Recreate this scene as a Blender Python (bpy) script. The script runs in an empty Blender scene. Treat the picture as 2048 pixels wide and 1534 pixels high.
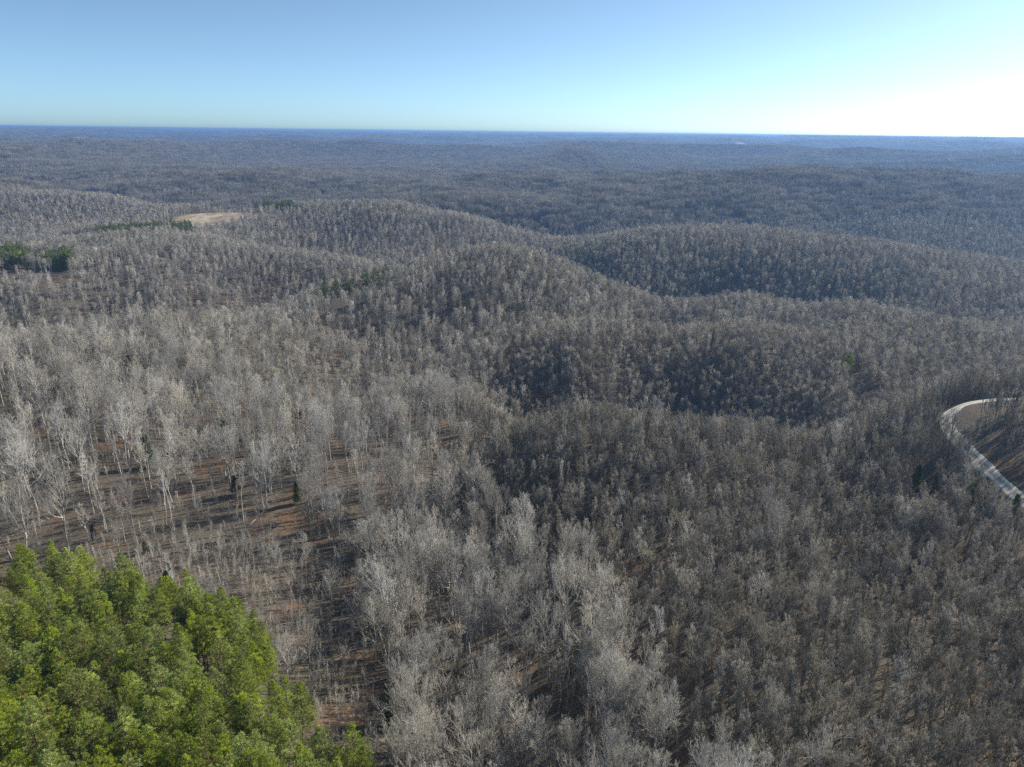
import bpy, math, random
import numpy as np
from mathutils import Matrix, Vector

R = math.radians
C = bpy.context.scene.collection
sc = bpy.context.scene

# ------------------------------------------------------------------ camera
CAM_Z = 150.0
PITCH, ROLL, F = R(19.5), R(0.67), 1422.0
cam_data = bpy.data.cameras.new("camera")
cam_data.sensor_width = 36.0
cam_data.lens = 36.0 * F / 2048.0
cam_data.clip_start = 1.0
cam_data.clip_end = 90000.0
cam = bpy.data.objects.new("camera", cam_data)
C.objects.link(cam)
ROT = Matrix.Rotation(R(90) - PITCH, 4, 'X') @ Matrix.Rotation(ROLL, 4, 'Z')
cam.matrix_world = Matrix.Translation((0, 0, CAM_Z)) @ ROT
sc.camera = cam

# ------------------------------------------------------------------ light
SUN_AZ = 60.0      # degrees clockwise from the view direction (+Y)
SUN_EL = 32.0
world = bpy.data.worlds.new("World")
sc.world = world
world.use_nodes = True
wn = world.node_tree
sky = wn.nodes.new("ShaderNodeTexSky")
sky.sky_type = 'NISHITA'
sky.sun_disc = False
sky.sun_elevation = R(SUN_EL)
sky.sun_rotation = R(SUN_AZ)
sky.altitude = 300
sky.air_density = 0.45
sky.dust_density = 0.75
sky.ozone_density = 4.0
bg = wn.nodes["Background"]
bg.inputs['Strength'].default_value = 0.13
hs = wn.nodes.new("ShaderNodeHueSaturation")
hs.inputs['Saturation'].default_value = 0.88
wn.links.new(sky.outputs[0], hs.inputs['Color'])
tint = wn.nodes.new("ShaderNodeMix"); tint.data_type = 'RGBA'; tint.blend_type = 'MULTIPLY'
tint.inputs[0].default_value = 1.0; tint.inputs[7].default_value = (0.90, 1.055, 0.99, 1)
wn.links.new(hs.outputs[0], tint.inputs[6])
wn.links.new(tint.outputs[2], bg.inputs['Color'])

sun_data = bpy.data.lights.new("sun", 'SUN')
sun_data.energy = 5.0
sun_data.angle = R(0.5)
sun_data.color = (1.0, 0.93, 0.82)
sun = bpy.data.objects.new("sun", sun_data)
C.objects.link(sun)
_sd = Vector((math.sin(R(SUN_AZ)) * math.cos(R(SUN_EL)), math.cos(R(SUN_AZ)) * math.cos(R(SUN_EL)), math.sin(R(SUN_EL))))
sun.rotation_euler = _sd.to_track_quat('Z', 'Y').to_euler()
sun.location = (0, 0, 400)

sc.view_settings.view_transform = 'Standard'
sc.view_settings.look = 'None'
sc.view_settings.exposure = 0.4
sc.view_settings.gamma = 1.0
sc.view_settings.use_curve_mapping = False
sc.cycles.use_denoising = False
sc.cycles.sample_clamp_indirect = 4.0
sc.cycles.max_bounces = 4
sc.cycles.diffuse_bounces = 2
sc.cycles.glossy_bounces = 1
sc.cycles.transmission_bounces = 2
sc.cycles.volume_bounces = 0
sc.cycles.transparent_max_bounces = 8

# ------------------------------------------------------------------ pixel <-> world helpers (2048 x 1534 frame)
M3 = np.array(ROT.to_3x3())


def ray(px, py):
    v = M3 @ np.array([(px - 1024.0) / F, (767.0 - py) / F, -1.0])
    return v / v[1]                      # per metre of forward depth


def at(px, py, Y):
    d = ray(px, py)
    return d[0] * Y, Y, CAM_Z + d[2] * Y


def project(x, y, z):
    P = np.stack([np.asarray(x, float), np.asarray(y, float), np.asarray(z, float) - CAM_Z])
    c = M3.T @ P.reshape(3, -1)
    w = np.maximum(-c[2], 1e-3)
    return (1024 + F * c[0] / w).reshape(np.shape(x)), (767 - F * c[1] / w).reshape(np.shape(x))


# ------------------------------------------------------------------ terrain height
ctrl = []
# canopy tops seen in the photograph: (px, py, depth, tree height)
for px, py, Y, h in [
    (-250, 1534, 82, 17), (200, 1534, 80, 17), (600, 1534, 84, 19), (900, 1534, 95, 22), (1200, 1534, 92, 20), (1500, 1534, 84, 14),
    (1800, 1534, 84, 14), (2300, 1534, 84, 14),
    (-250, 1300, 112, 17), (100, 1300, 112, 17), (500, 1300, 117, 17), (900, 1300, 126, 24), (1200, 1300, 122, 20),
    (1500, 1300, 112, 14), (1800, 1300, 112, 14), (2300, 1300, 116, 14),
    (-150, 1120, 152, 17), (950, 1100, 172, 22), (1250, 1050, 180, 14), (1600, 1050, 176, 14), (1900, 1080, 165, 14), (2300, 1100, 165, 14),
    (1200, 930, 220, 13), (1500, 930, 215, 13), (1800, 930, 213, 13),
    # crest of the near hill on the right
    (1010, 850, 255, 14), (1100, 818, 262, 13), (1300, 824, 262, 13), (1500, 842, 258, 13), (1700, 862, 250, 13),
    # second hill on the right
    (1170, 690, 385, 14), (1300, 645, 425, 14), (1500, 640, 430, 14), (1700, 690, 410, 14), (1900, 715, 400, 14), (2300, 730, 400, 14),
    (1300, 740, 392, 14), (1500, 735, 390, 14), (1700, 765, 365, 14),
    # long slope on the left and its crest
    (-250, 660, 350, 19), (0, 645, 350, 19), (200, 622, 355, 19), (330, 614, 360, 19), (470, 638, 385, 19),
    (640, 800, 330, 17), (850, 760, 345, 17), (950, 780, 300, 18),
    # round hill in the middle
    (430, 612, 470, 17), (640, 562, 540, 17), (800, 524, 570, 16), (920, 500, 590, 16), (1050, 490, 590, 16), (1180, 534, 560, 16), (1280, 582, 530, 16),
    (700, 650, 455, 16), (900, 620, 470, 16), (1000, 650, 430, 16), (1100, 620, 470, 16),
    # hollow and knobs behind the second hill
    (1400, 600, 530, 17), (1500, 575, 570, 18), (1700, 600, 530, 16), (2000, 640, 500, 16), (2300, 650, 500, 16),
    # hill on the left middle
    (-200, 530, 640, 17), (0, 512, 660, 17), (0, 498, 740, 15), (200, 474, 760, 16), (400, 466, 790, 16), (210, 456, 930, 14), (310, 452, 930, 14), (400, 460, 900, 14), (560, 490, 780, 16), (700, 528, 720, 16),
    (100, 590, 590, 14), (350, 560, 640, 14), (550, 550, 690, 14),
    # open hill with the bare field, long crest behind it
    (-150, 365, 1350, 18), (0, 364, 1350, 18), (100, 368, 1330, 18), (250, 396, 1230, 18), (350, 414, 1160, 16),
    (500, 410, 1130, 16), (600, 404, 1120, 16), (800, 412, 1090, 16), (950, 432, 1020, 16), (1040, 458, 930, 16),
    (800, 470, 900, 16), (600, 450, 960, 15), (900, 490, 850, 16),
    (50, 430, 1080, 17), (200, 435, 1060, 17),
    # ridge on the right middle
    (1150, 468, 930, 17), (1300, 452, 900, 17), (1500, 450, 870, 17), (1700, 462, 820, 17), (1850, 486, 770, 17), (2048, 540, 700, 17), (2300, 570, 680, 17),
    (1250, 530, 740, 17), (1500, 530, 730, 17), (1700, 545, 690, 17), (1900, 570, 640, 17),
    # big slope behind
    (200, 395, 1520, 18), (400, 405, 1450, 18), (800, 402, 1380, 18), (1000, 412, 1330, 18), (1200, 430, 1260, 18), (1450, 434, 1240, 18),
    (1700, 430, 1230, 18), (1950, 412, 1260, 18), (2200, 420, 1250, 18),
    (0, 318, 2250, 18), (300, 330, 2150, 18), (600, 336, 2050, 18), (900, 348, 1900, 18), (1200, 344, 1950, 18), (1400, 346, 1900, 18),
    (1500, 345, 1950, 18), (1700, 350, 1900, 18), (1900, 352, 1850, 18), (2200, 356, 1800, 18),
    (300, 368, 1720, 18), (700, 372, 1640, 18), (1100, 380, 1560, 18),
    (0, 296, 3200, 16), (500, 302, 3100, 16), (900, 310, 3000, 16), (1150, 318, 2900, 16),
]:
    x, y, z = at(px, py, Y)
    ctrl.append((x, y, z - h))
# ground seen directly: (px, py, depth)
for px, py, Y in [(-200, 1075, 195), (50, 1062, 200), (200, 1070, 198), (400, 1100, 192), (600, 1160, 184), (640, 1330, 145), (420, 1000, 222),
                  (200, 950, 235), (650, 1000, 226), (850, 1020, 224), (2048, 1000, 198), (1990, 955, 208), (1925, 895, 226), (1900, 845, 244),
                  (1905, 820, 254), (1945, 803, 262), (2048, 798, 268), (2300, 800, 268), (2300, 960, 214), (430, 424, 1100), (430, 442, 1030), (350, 432, 1070), (650, 880, 285), (350, 830, 300)]:
    ctrl.append(at(px, py, Y))
# ground the ridges hide: (px, depth, height below the camera)
for px, Y, dz in [(1060, 345, -158), (1150, 350, -165), (1300, 355, -169), (1500, 352, -168), (1700, 335, -156), (1000, 262, -139), (930, 200, -137),
                  (880, 150, -130), (1330, 500, -152), (1600, 490, -142), (1900, 470, -135),
                  (1450, 670, -192), (1250, 655, -188), (1700, 630, -182), (2000, 590, -164),
                  (0, 500, -180), (200, 520, -186), (400, 565, -184), (560, 640, -176), (900, 710, -182), (1100, 740, -190), (750, 670, -176),
                  (0, 900, -160), (520, 850, -156), (620, 860, -160),
                  (0, 1600, -190), (300, 1340, -205), (600, 1270, -205), (900, 1200, -205), (1060, 1100, -202), (1200, 1090, -205), (1500, 1070, -206), (1900, 1010, -200),
                  (1300, 2450, -200), (1500, 2500, -215), (1900, 2400, -215), (2200, 2500, -165), (700, 2500, -140), (200, 2700, -135)]:
    d = ray(px, 500)
    ctrl.append((d[0] * Y, Y, CAM_Z + dz))
ctrl = np.array(ctrl)


def warp(x, y):
    yy = np.maximum(y, 60.0)
    return np.clip(x / yy, -1.15, 1.15), 0.9 * np.log(yy)


_ca, _cv = warp(ctrl[:, 0], ctrl[:, 1])


def _k(r2):
    return r2 * np.log(r2 + 1e-9) * 0.5


_n = len(ctrl)
_K = _k((_ca[:, None] - _ca) ** 2 + (_cv[:, None] - _cv) ** 2) + 0.0006 * np.eye(_n)
_P = np.stack([np.ones(_n), _ca, _cv], 1)
_A = np.block([[_K, _P], [_P.T, np.zeros((3, 3))]])
_W = np.linalg.solve(_A, np.concatenate([ctrl[:, 2], np.zeros(3)]))


def tps(x, y):
    a, v = warp(x, y)
    out = np.empty(len(a))
    for s in range(0, len(a), 20000):
        e = min(len(a), s + 20000)
        k = _k((a[s:e, None] - _ca) ** 2 + (v[s:e, None] - _cv) ** 2)
        out[s:e] = k @ _W[:_n] + _W[_n] + _W[_n + 1] * a[s:e] + _W[_n + 2] * v[s:e]
    return out


def _hash(i, j, s):
    h = (i.astype(np.int64) * 374761393 + j.astype(np.int64) * 668265263 + s * 1442695041) & 0xffffffff
    h = ((h ^ (h >> 13)) * 1274126177) & 0xffffffff
    return ((h ^ (h >> 16)) & 0xffff) / 65535.0


def vnoise(x, y, s=0):
    i = np.floor(x); j = np.floor(y)
    fx = x - i; fy = y - j
    fx = fx * fx * fx * (fx * (6 * fx - 15) + 10); fy = fy * fy * fy * (fy * (6 * fy - 15) + 10)
    a = _hash(i, j, s); b = _hash(i + 1, j, s); c = _hash(i, j + 1, s); d = _hash(i + 1, j + 1, s)
    return (a + (b - a) * fx) * (1 - fy) + (c + (d - c) * fx) * fy


def ridged(x, y, s):
    return 1 - np.abs(2 * vnoise(x, y, s) - 1)


def sstep(a, b, t):
    t = np.clip((t - a) / (b - a), 0, 1)
    return t * t * (3 - 2 * t)


def height(x, y):
    x = np.atleast_1d(np.asarray(x, float)); y = np.atleast_1d(np.asarray(y, float))
    d = np.hypot(x, y)
    near = tps(x, y)
    near = np.clip(near, CAM_Z - 230, CAM_Z - 80)
    amp = 4.0 * sstep(300, 700, d) * (1 + .6 * sstep(1100, 1500, d)) * (1 - .9 * np.exp(-((x + 445) / 120) ** 2 - ((y - 1060) / 110) ** 2))
    near = near + amp * (vnoise(x / 90, y / 90, 3) - .5) * 2 + 2.4 * amp * (ridged(x / 260 + 5, y / 260, 4) - .5) * sstep(1150, 1600, d)
    near = near + 0.5 * (vnoise(x / 14, y / 14, 9) - .5)
    far = CAM_Z - 195 + 96 * ridged(x / 1500 + 7.3 + .3 * vnoise(x / 700, y / 700, 8), y / 1150 + 2.1, 5) + 34 * ridged(x / 520, y / 520, 6) + 10 * vnoise(x / 210, y / 210, 7)
    far = far + 34 * sstep(5200, 12000, d) + 14 * sstep(12000, 25000, d) + 22 * sstep(.1, .6, x / np.maximum(y, 1)) * sstep(4000, 6000, d)
    far = np.minimum(far, CAM_Z - 12)
    t = sstep(2200, 3300, d)
    return near * (1 - t) + far * t


# ------------------------------------------------------------------ materials
def mat(name, base, rough=0.9, var=0.25, scale=3.0, c2=None, rnd=0.0, sat=(0.6, 1.3), spec=0.2, obj_coord=True, translucent=0.0):
    m = bpy.data.materials.new(name)
    m.use_nodes = True
    nt = m.node_tree
    b = nt.nodes["Principled BSDF"]
    b.inputs['Roughness'].default_value = rough
    b.inputs['Specular IOR Level'].default_value = spec
    geo = nt.nodes.new("ShaderNodeNewGeometry")
    nz = nt.nodes.new("ShaderNodeTexNoise")
    nz.inputs['Scale'].default_value = scale
    nz.inputs['Detail'].default_value = 3
    nt.links.new(geo.outputs['Position'], nz.inputs['Vector'])
    ramp = nt.nodes.new("ShaderNodeValToRGB")
    ramp.color_ramp.elements[0].position = 0.3
    ramp.color_ramp.elements[1].position = 0.7
    ca = tuple(c * (1 - var) for c in base)
    cb = c2 if c2 else tuple(min(1, c * (1 + var)) for c in base)
    ramp.color_ramp.elements[0].color = (*ca, 1)
    ramp.color_ramp.elements[1].color = (*cb, 1)
    nt.links.new(nz.outputs['Fac'], ramp.inputs['Fac'])
    out = ramp.outputs['Color']
    if rnd:
        oi = nt.nodes.new("ShaderNodeObjectInfo")
        hsv = nt.nodes.new("ShaderNodeHueSaturation")
        mr = nt.nodes.new("ShaderNodeMapRange")
        mr.inputs['To Min'].default_value = 1 - rnd
        mr.inputs['To Max'].default_value = 1 + rnd
        nt.links.new(oi.outputs['Random'], mr.inputs['Value'])
        nt.links.new(mr.outputs['Result'], hsv.inputs['Value'])
        m2 = nt.nodes.new("ShaderNodeMath"); m2.operation = 'MULTIPLY'; m2.inputs[1].default_value = 7.31
        m3 = nt.nodes.new("ShaderNodeMath"); m3.operation = 'FRACT'
        m4 = nt.nodes.new("ShaderNodeMapRange"); m4.inputs['To Min'].default_value = sat[0]; m4.inputs['To Max'].default_value = sat[1]
        nt.links.new(oi.outputs['Random'], m2.inputs[0]); nt.links.new(m2.outputs[0], m3.inputs[0]); nt.links.new(m3.outputs[0], m4.inputs['Value'])
        nt.links.new(m4.outputs['Result'], hsv.inputs['Saturation'])
        nt.links.new(out, hsv.inputs['Color'])
        out = hsv.outputs['Color']
    nt.links.new(out, b.inputs['Base Color'])
    if translucent:
        tr = nt.nodes.new("ShaderNodeBsdfTranslucent")
        mx = nt.nodes.new("ShaderNodeMixShader")
        mx.inputs[0].default_value = translucent
        nt.links.new(out, tr.inputs['Color'])
        nt.links.new(b.outputs[0], mx.inputs[1]); nt.links.new(tr.outputs[0], mx.inputs[2])
        nt.links.new(mx.outputs[0], nt.nodes['Material Output'].inputs['Surface'])
    return m


BARK = mat("pale_bark", (0.46, 0.43, 0.38), var=0.4, scale=1.3, rnd=0.35)
TWIG = mat("pale_twigs", (0.39, 0.37, 0.325), var=0.25, scale=0.4, rnd=0.42)
TWIGM = mat("grey_twigs", (0.32, 0.30, 0.255), var=0.3, scale=0.1, rnd=0.45)
TWIGD = mat("shade_toned_twigs", (0.205, 0.19, 0.165), var=0.3, scale=0.1, rnd=0.4)  # far clumps: shadow of the distant woods put into the twig colour
BARKD = mat("shade_toned_bark", (0.17, 0.155, 0.13), var=0.3, rnd=0.3)  # bark of the same clumps, colour darkened to stand in for shade
BARK2 = mat("brown_bark", (0.24, 0.22, 0.175), var=0.35, scale=1.0, rnd=0.3)
TWIG2 = mat("brown_twigs", (0.325, 0.30, 0.25), var=0.3, scale=0.15, rnd=0.45)
PBARK = mat("pine_bark", (0.16, 0.10, 0.065), var=0.35, scale=2.0)
NEEDLE = mat("pine_needles", (0.265, 0.36, 0.048), var=0.35, scale=0.35, c2=(0.46, 0.53, 0.10), rnd=0.28, sat=(0.85, 1.15), rough=0.55, spec=0.4, translucent=0.3)
NEEDLED = mat("dark_pine_needles", (0.21, 0.26, 0.045), var=0.3, scale=0.4, rnd=0.25, rough=0.6, translucent=0.2)
CEDAR = mat("cedar_needles", (0.12, 0.17, 0.04), var=0.35, scale=0.6, rnd=0.3, rough=0.7, translucent=0.15)
OLIVE = mat("olive_needles", (0.16, 0.18, 0.035), var=0.3, scale=0.6, rnd=0.2, rough=0.7, translucent=0.2)
LOG = mat("weathered_log", (0.42, 0.39, 0.35), var=0.35, scale=2.5, rnd=0.25)
DLOG = mat("dark_rotten_log", (0.045, 0.03, 0.022), var=0.5, scale=2.0)
RUST = mat("rust_leaves", (0.24, 0.10, 0.045), var=0.3, scale=1.0, rnd=0.2, translucent=0.3)
WHITE = mat("white_siding", (0.75, 0.75, 0.74), var=0.05)
ROOF = mat("pale_metal_roof", (0.6, 0.6, 0.6), var=0.08, rough=0.5)
STEEL = mat("galvanised_steel", (0.4, 0.4, 0.4), var=0.1)


def ramp_node(nt, src, stops):
    r = nt.nodes.new("ShaderNodeValToRGB")
    cr = r.color_ramp
    while len(cr.elements) < len(stops):
        cr.elements.new(0.5)
    for e, (p, c) in zip(cr.elements, stops):
        e.position = p; e.color = (*c, 1)
    nt.links.new(src, r.inputs['Fac'])
    return r.outputs['Color']


def mixc(nt, f, a, b, mode='MIX'):
    m = nt.nodes.new("ShaderNodeMix"); m.data_type = 'RGBA'; m.blend_type = mode
    if isinstance(f, (int, float)):
        m.inputs[0].default_value = f
    else:
        nt.links.new(f, m.inputs[0])
    for s, i in ((a, 6), (b, 7)):
        if isinstance(s, tuple):
            m.inputs[i].default_value = (*s, 1)
        else:
            nt.links.new(s, m.inputs[i])
    return m.outputs[2]


def noise(nt, scale, detail=4, rough=0.6, stretch=None):
    g = nt.nodes.new("ShaderNodeNewGeometry")
    n = nt.nodes.new("ShaderNodeTexNoise")
    n.inputs['Scale'].default_value = scale; n.inputs['Detail'].default_value = detail; n.inputs['Roughness'].default_value = rough
    if stretch:
        mp = nt.nodes.new("ShaderNodeMapping"); mp.inputs['Scale'].default_value = stretch
        nt.links.new(g.outputs['Position'], mp.inputs['Vector']); nt.links.new(mp.outputs[0], n.inputs['Vector'])
    else:
        nt.links.new(g.outputs['Position'], n.inputs['Vector'])
    return n.outputs['Fac']


def litter_material():
    m = bpy.data.materials.new("leaf_litter"); m.use_nodes = True
    nt = m.node_tree; b = nt.nodes["Principled BSDF"]
    b.inputs['Roughness'].default_value = 0.95; b.inputs['Specular IOR Level'].default_value = 0.1
    fine = ramp_node(nt, noise(nt, 1.6, 6, 0.75), [(0.30, (0.045, 0.038, 0.029)), (0.5, (0.13, 0.108, 0.082)), (0.72, (0.26, 0.22, 0.172))])
    rust = ramp_node(nt, noise(nt, 0.045, 4, 0.6), [(0.54, (0.0, 0.0, 0.0)), (0.66, (1, 1, 1))])
    col = mixc(nt, rust, fine, mixc(nt, 1.0, fine, (1.25, 0.92, 0.74), 'MULTIPLY'))
    grass = ramp_node(nt, noise(nt, 0.02, 5, 0.6), [(0.6, (0, 0, 0)), (0.7, (0.4, 0.4, 0.4))])
    col = mixc(nt, grass, col, (0.16, 0.14, 0.09))
    at_ = nt.nodes.new("ShaderNodeAttribute"); at_.attribute_name = "field"
    fld = ramp_node(nt, noise(nt, 0.06, 5, 0.65), [(0.35, (0.20, 0.15, 0.10)), (0.5, (0.36, 0.29, 0.20)), (0.64, (0.55, 0.47, 0.35))])
    col = mixc(nt, at_.outputs['Fac'], col, fld)
    nt.links.new(col, b.inputs['Base Color'])
    bp = nt.nodes.new("ShaderNodeBump"); bp.inputs['Strength'].default_value = 0.7; bp.inputs['Distance'].default_value = 0.35
    nt.links.new(noise(nt, 2.2, 6, 0.7), bp.inputs['Height']); nt.links.new(bp.outputs[0], b.inputs['Normal'])
    return m


def farwood_material():
    m = bpy.data.materials.new("distant_woodland"); m.use_nodes = True
    nt = m.node_tree; b = nt.nodes["Principled BSDF"]
    b.inputs['Roughness'].default_value = 1.0; b.inputs['Specular IOR Level'].default_value = 0.0
    col = ramp_node(nt, noise(nt, 0.004, 8, 0.75), [(0.38, (0.055, 0.055, 0.048)), (0.55, (0.10, 0.092, 0.08)), (0.7, (0.15, 0.135, 0.115))])
    nt.links.new(col, b.inputs['Base Color'])
    return m


def road_material():
    m = bpy.data.materials.new("pale_gravel"); m.use_nodes = True
    nt = m.node_tree; b = nt.nodes["Principled BSDF"]
    b.inputs['Roughness'].default_value = 0.9
    col = ramp_node(nt, noise(nt, 0.9, 6, 0.7), [(0.3, (0.40, 0.37, 0.32)), (0.5, (0.60, 0.57, 0.51)), (0.7, (0.76, 0.73, 0.67))])
    ac = nt.nodes.new("ShaderNodeAttribute"); ac.attribute_name = 'across'
    wear = ramp_node(nt, ac.outputs['Fac'], [(0.0, (0.62, 0.60, 0.54)), (0.22, (0.66, 0.64, 0.58)), (0.42, (1.08, 1.07, 1.05)), (0.62, (1.05, 1.04, 1.02)), (0.8, (0.72, 0.68, 0.6)), (1.0, (0.4, 0.34, 0.27))])
    col = mixc(nt, 1.0, col, wear, 'MULTIPLY')
    nt.links.new(col, b.inputs['Base Color'])
    bp = nt.nodes.new("ShaderNodeBump"); bp.inputs['Strength'].default_value = 0.4; bp.inputs['Distance'].default_value = 0.1
    nt.links.new(noise(nt, 6, 4, 0.7), bp.inputs['Height']); nt.links.new(bp.outputs[0], b.inputs['Normal'])
    return m


LITTER, FARWOOD, GRAVEL = litter_material(), farwood_material(), road_material()

# ------------------------------------------------------------------ mesh helpers


def mesh_from(name, verts, faces, mats, smooth=False, midx=None):
    me = bpy.data.meshes.new(name)
    verts = np.asarray(verts, dtype=np.float32)
    me.vertices.add(len(verts)); me.vertices.foreach_set("co", verts.ravel())
    arrs = [np.asarray(f, dtype=np.int32) for f in (faces if isinstance(faces, list) else [faces]) if len(f)]
    loops = np.concatenate([a.ravel() for a in arrs])
    sizes = np.concatenate([np.full(len(a), a.shape[1], dtype=np.int32) for a in arrs])
    starts = np.concatenate([[0], np.cumsum(sizes)[:-1]]).astype(np.int32)
    me.loops.add(len(loops)); me.loops.foreach_set("vertex_index", loops)
    me.polygons.add(len(sizes)); me.polygons.foreach_set("loop_start", starts); me.polygons.foreach_set("loop_total", sizes)
    if smooth:
        me.polygons.foreach_set("use_smooth", np.ones(len(sizes), dtype=bool))
    for m in (mats if isinstance(mats, (list, tuple)) else [mats]):
        me.materials.append(m)
    if midx is not None:
        me.polygons.foreach_set("material_index", np.asarray(midx, dtype=np.int32))
    me.update(calc_edges=True)
    return me


def basis(d):
    d = d / (np.linalg.norm(d, axis=1, keepdims=True) + 1e-9)
    up = np.where(np.abs(d[:, 2:3]) > 0.9, np.array([[1.0, 0, 0]]), np.array([[0, 0, 1.0]]))
    u = np.cross(d, up); u /= np.linalg.norm(u, axis=1, keepdims=True) + 1e-9
    return u, np.cross(d, u)


def tubes(segs, sides):
    """segs: (n, 8) p0 p1 r0 r1 -> verts, quads"""
    s = np.asarray(segs, float)
    if not len(s):
        return np.zeros((0, 3)), np.zeros((0, 4), int)
    p0, p1, r0, r1 = s[:, :3], s[:, 3:6], s[:, 6], s[:, 7]
    u, v = basis(p1 - p0)
    an = np.arange(sides) * 2 * math.pi / sides
    off = np.cos(an)[None, :, None] * u[:, None] + np.sin(an)[None, :, None] * v[:, None]
    a = p0[:, None] + off * r0[:, None, None]; b = p1[:, None] + off * r1[:, None, None]
    V = np.concatenate([a, b], 1).reshape(-1, 3)
    k = np.arange(sides); k2 = (k + 1) % sides
    q = np.stack([k, k2, k2 + sides, k + sides], 1)
    Q = (np.arange(len(s)) * 2 * sides)[:, None, None] + q[None]
    return V, Q.reshape(-1, 4)


def cones(segs):
    s = np.asarray(segs, float)
    if not len(s):
        return np.zeros((0, 3)), np.zeros((0, 3), int)
    p0, p1, r0 = s[:, :3], s[:, 3:6], s[:, 6]
    u, v = basis(p1 - p0)
    an = np.arange(3) * 2 * math.pi / 3
    off = np.cos(an)[None, :, None] * u[:, None] + np.sin(an)[None, :, None] * v[:, None]
    V = np.concatenate([p0[:, None] + off * r0[:, None, None], p1[:, None]], 1).reshape(-1, 3)
    t = np.array([[0, 1, 3], [1, 2, 3], [2, 0, 3]])
    T = (np.arange(len(s)) * 4)[:, None, None] + t[None]
    return V, T.reshape(-1, 3)


def woody(name, thick, thin, mats, sides=5):
    """thick: tubes in mats[0]; thin: cone twigs in mats[-1]"""
    V1, Q = tubes(thick, sides); V2, T = cones(thin)
    midx = [0] * len(Q) + [len(mats) - 1] * len(T)
    return mesh_from(name, np.concatenate([V1, V2]), [Q, T + len(V1)] if len(T) else [Q], mats, smooth=False, midx=midx)


def norm(v):
    return v / (np.linalg.norm(v) + 1e-9)


def bare_tree_geo(seed, H, fork, spread, nl, rt, kids=(7, 5, 4), twig=0.0165, up=0.2, tw_len=1.6, lvmin=0, upright=0.0):
    """returns trunk segs, limb segs, twig segs"""
    rng = np.random.default_rng(seed)
    trunk, limbs, twigs = [], [], []

    def branch(p, d, L, r, lv):
        ns = (5, 4, 3, 1)[lv]
        if lv >= 3 - lvmin:
            e = p + norm(d + rng.normal(0, .15, 3) + np.array([0, 0, .2 + upright])) * L * tw_len
            twigs.append((*p, *e, r, 0))
            return
        pts = [p.copy()]; dirs = [d.copy()]
        q = p.copy(); dd = d.copy()
        for i in range(ns):
            dd = norm(dd + rng.normal(0, .17, 3) + np.array([0, 0, up]) * (.6 if lv else 1))
            q = q + dd * L / ns
            pts.append(q.copy()); dirs.append(dd.copy())
        rr = [r * (1 - .62 * i / ns) for i in range(ns + 1)]
        for i in range(ns):
            limbs.append((*pts[i], *pts[i + 1], rr[i], rr[i + 1]))
        n = kids[lv]
        for k in range(n):
            t = .22 + .78 * (k + rng.random()) / n
            i = min(ns - 1, int(t * ns)); f = t * ns - i
            c = pts[i] + (pts[i + 1] - pts[i]) * min(1, f)
            side = norm(rng.normal(0, 1, 3)); side = norm(side - dirs[i + 1] * side.dot(dirs[i + 1]))
            a = R(rng.uniform(25, 58))
            cd = norm(dirs[i + 1] * math.cos(a) + side * math.sin(a) + np.array([0, 0, .12 + upright]))
            branch(c, cd, L * rng.uniform(.36, .62) * (1.15 - .5 * t), max(twig, rr[i] * .6), lv + 1)
        branch(pts[-1], dirs[-1], L * .28, max(twig, rr[-1]), min(3, lv + 1))

    p = np.array([0, 0, -.8]); d = np.array([rng.normal(0, .03), rng.normal(0, .03), 1.0])
    n = 9
    pts = [p]; q = p.copy()
    dd = norm(d)
    for i in range(n):
        if i:
            dd = norm(dd + np.array([rng.normal(0, .05), rng.normal(0, .05), .12]))
        q = q + dd * (H * .88 + .8) / n
        pts.append(q.copy())
    rad = lambda t: rt * (1.25 - .35 * min(1, t * 8)) * (1 - t) ** .75 + .025
    for i in range(n):
        trunk.append((*pts[i], *pts[i + 1], rad(i / n), rad((i + 1) / n)))
    az = rng.uniform(0, 6.28)
    for k in range(nl):
        t = fork + (.97 - fork) * ((k + rng.random() * .8) / nl)
        i = min(n - 1, int(t * n)); f = t * n - i
        c = pts[i] + (pts[i + 1] - pts[i]) * f
        az += 2.4 + rng.normal(0, .35)
        rel = (t - fork) / (1 - fork)
        el = R(rng.uniform(28, 48) + 26 * rel + upright * 40)
        L = spread * (.82 + .34 * math.sin(math.pi * rel) - .34 * rel) * rng.uniform(.75, 1.25)
        branch(c, np.array([math.cos(az) * math.cos(el), math.sin(az) * math.cos(el), math.sin(el)]), L, max(.04, rad(t) * .78), 0)
    branch(pts[-1], norm(pts[-1] - pts[-2]), H * .07, .04, 1)
    return trunk, limbs, twigs


def tuft_mesh(name, centres, dirs, n, ln, wd, seed, m, flat=0.0):
    """leafy bursts: n slender folded blades round each centre"""
    rng = np.random.default_rng(seed)
    c = np.repeat(centres, n, 0); dr = np.repeat(dirs, n, 0)
    v = rng.normal(0, 1, c.shape); v /= np.linalg.norm(v, axis=1, keepdims=True)
    v = v * .85 + dr * .75
    v /= np.linalg.norm(v, axis=1, keepdims=True)
    L = ln * rng.uniform(.6, 1.25, (len(c), 1))
    s = rng.normal(0, 1, c.shape); s = np.cross(v, s); s /= np.linalg.norm(s, axis=1, keepdims=True) + 1e-9
    b = c + v * L * .12
    a1 = b + v * L * .45 + s * wd; a2 = b + v * L * .45 - s * wd
    tip = b + v * L
    V = np.stack([b, a1, tip, a2], 1).reshape(-1, 3)
    k = np.arange(len(c)) * 4
    Q = np.stack([k, k + 1, k + 2, k + 3], 1)
    return mesh_from(name, V, [Q], [m])


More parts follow.
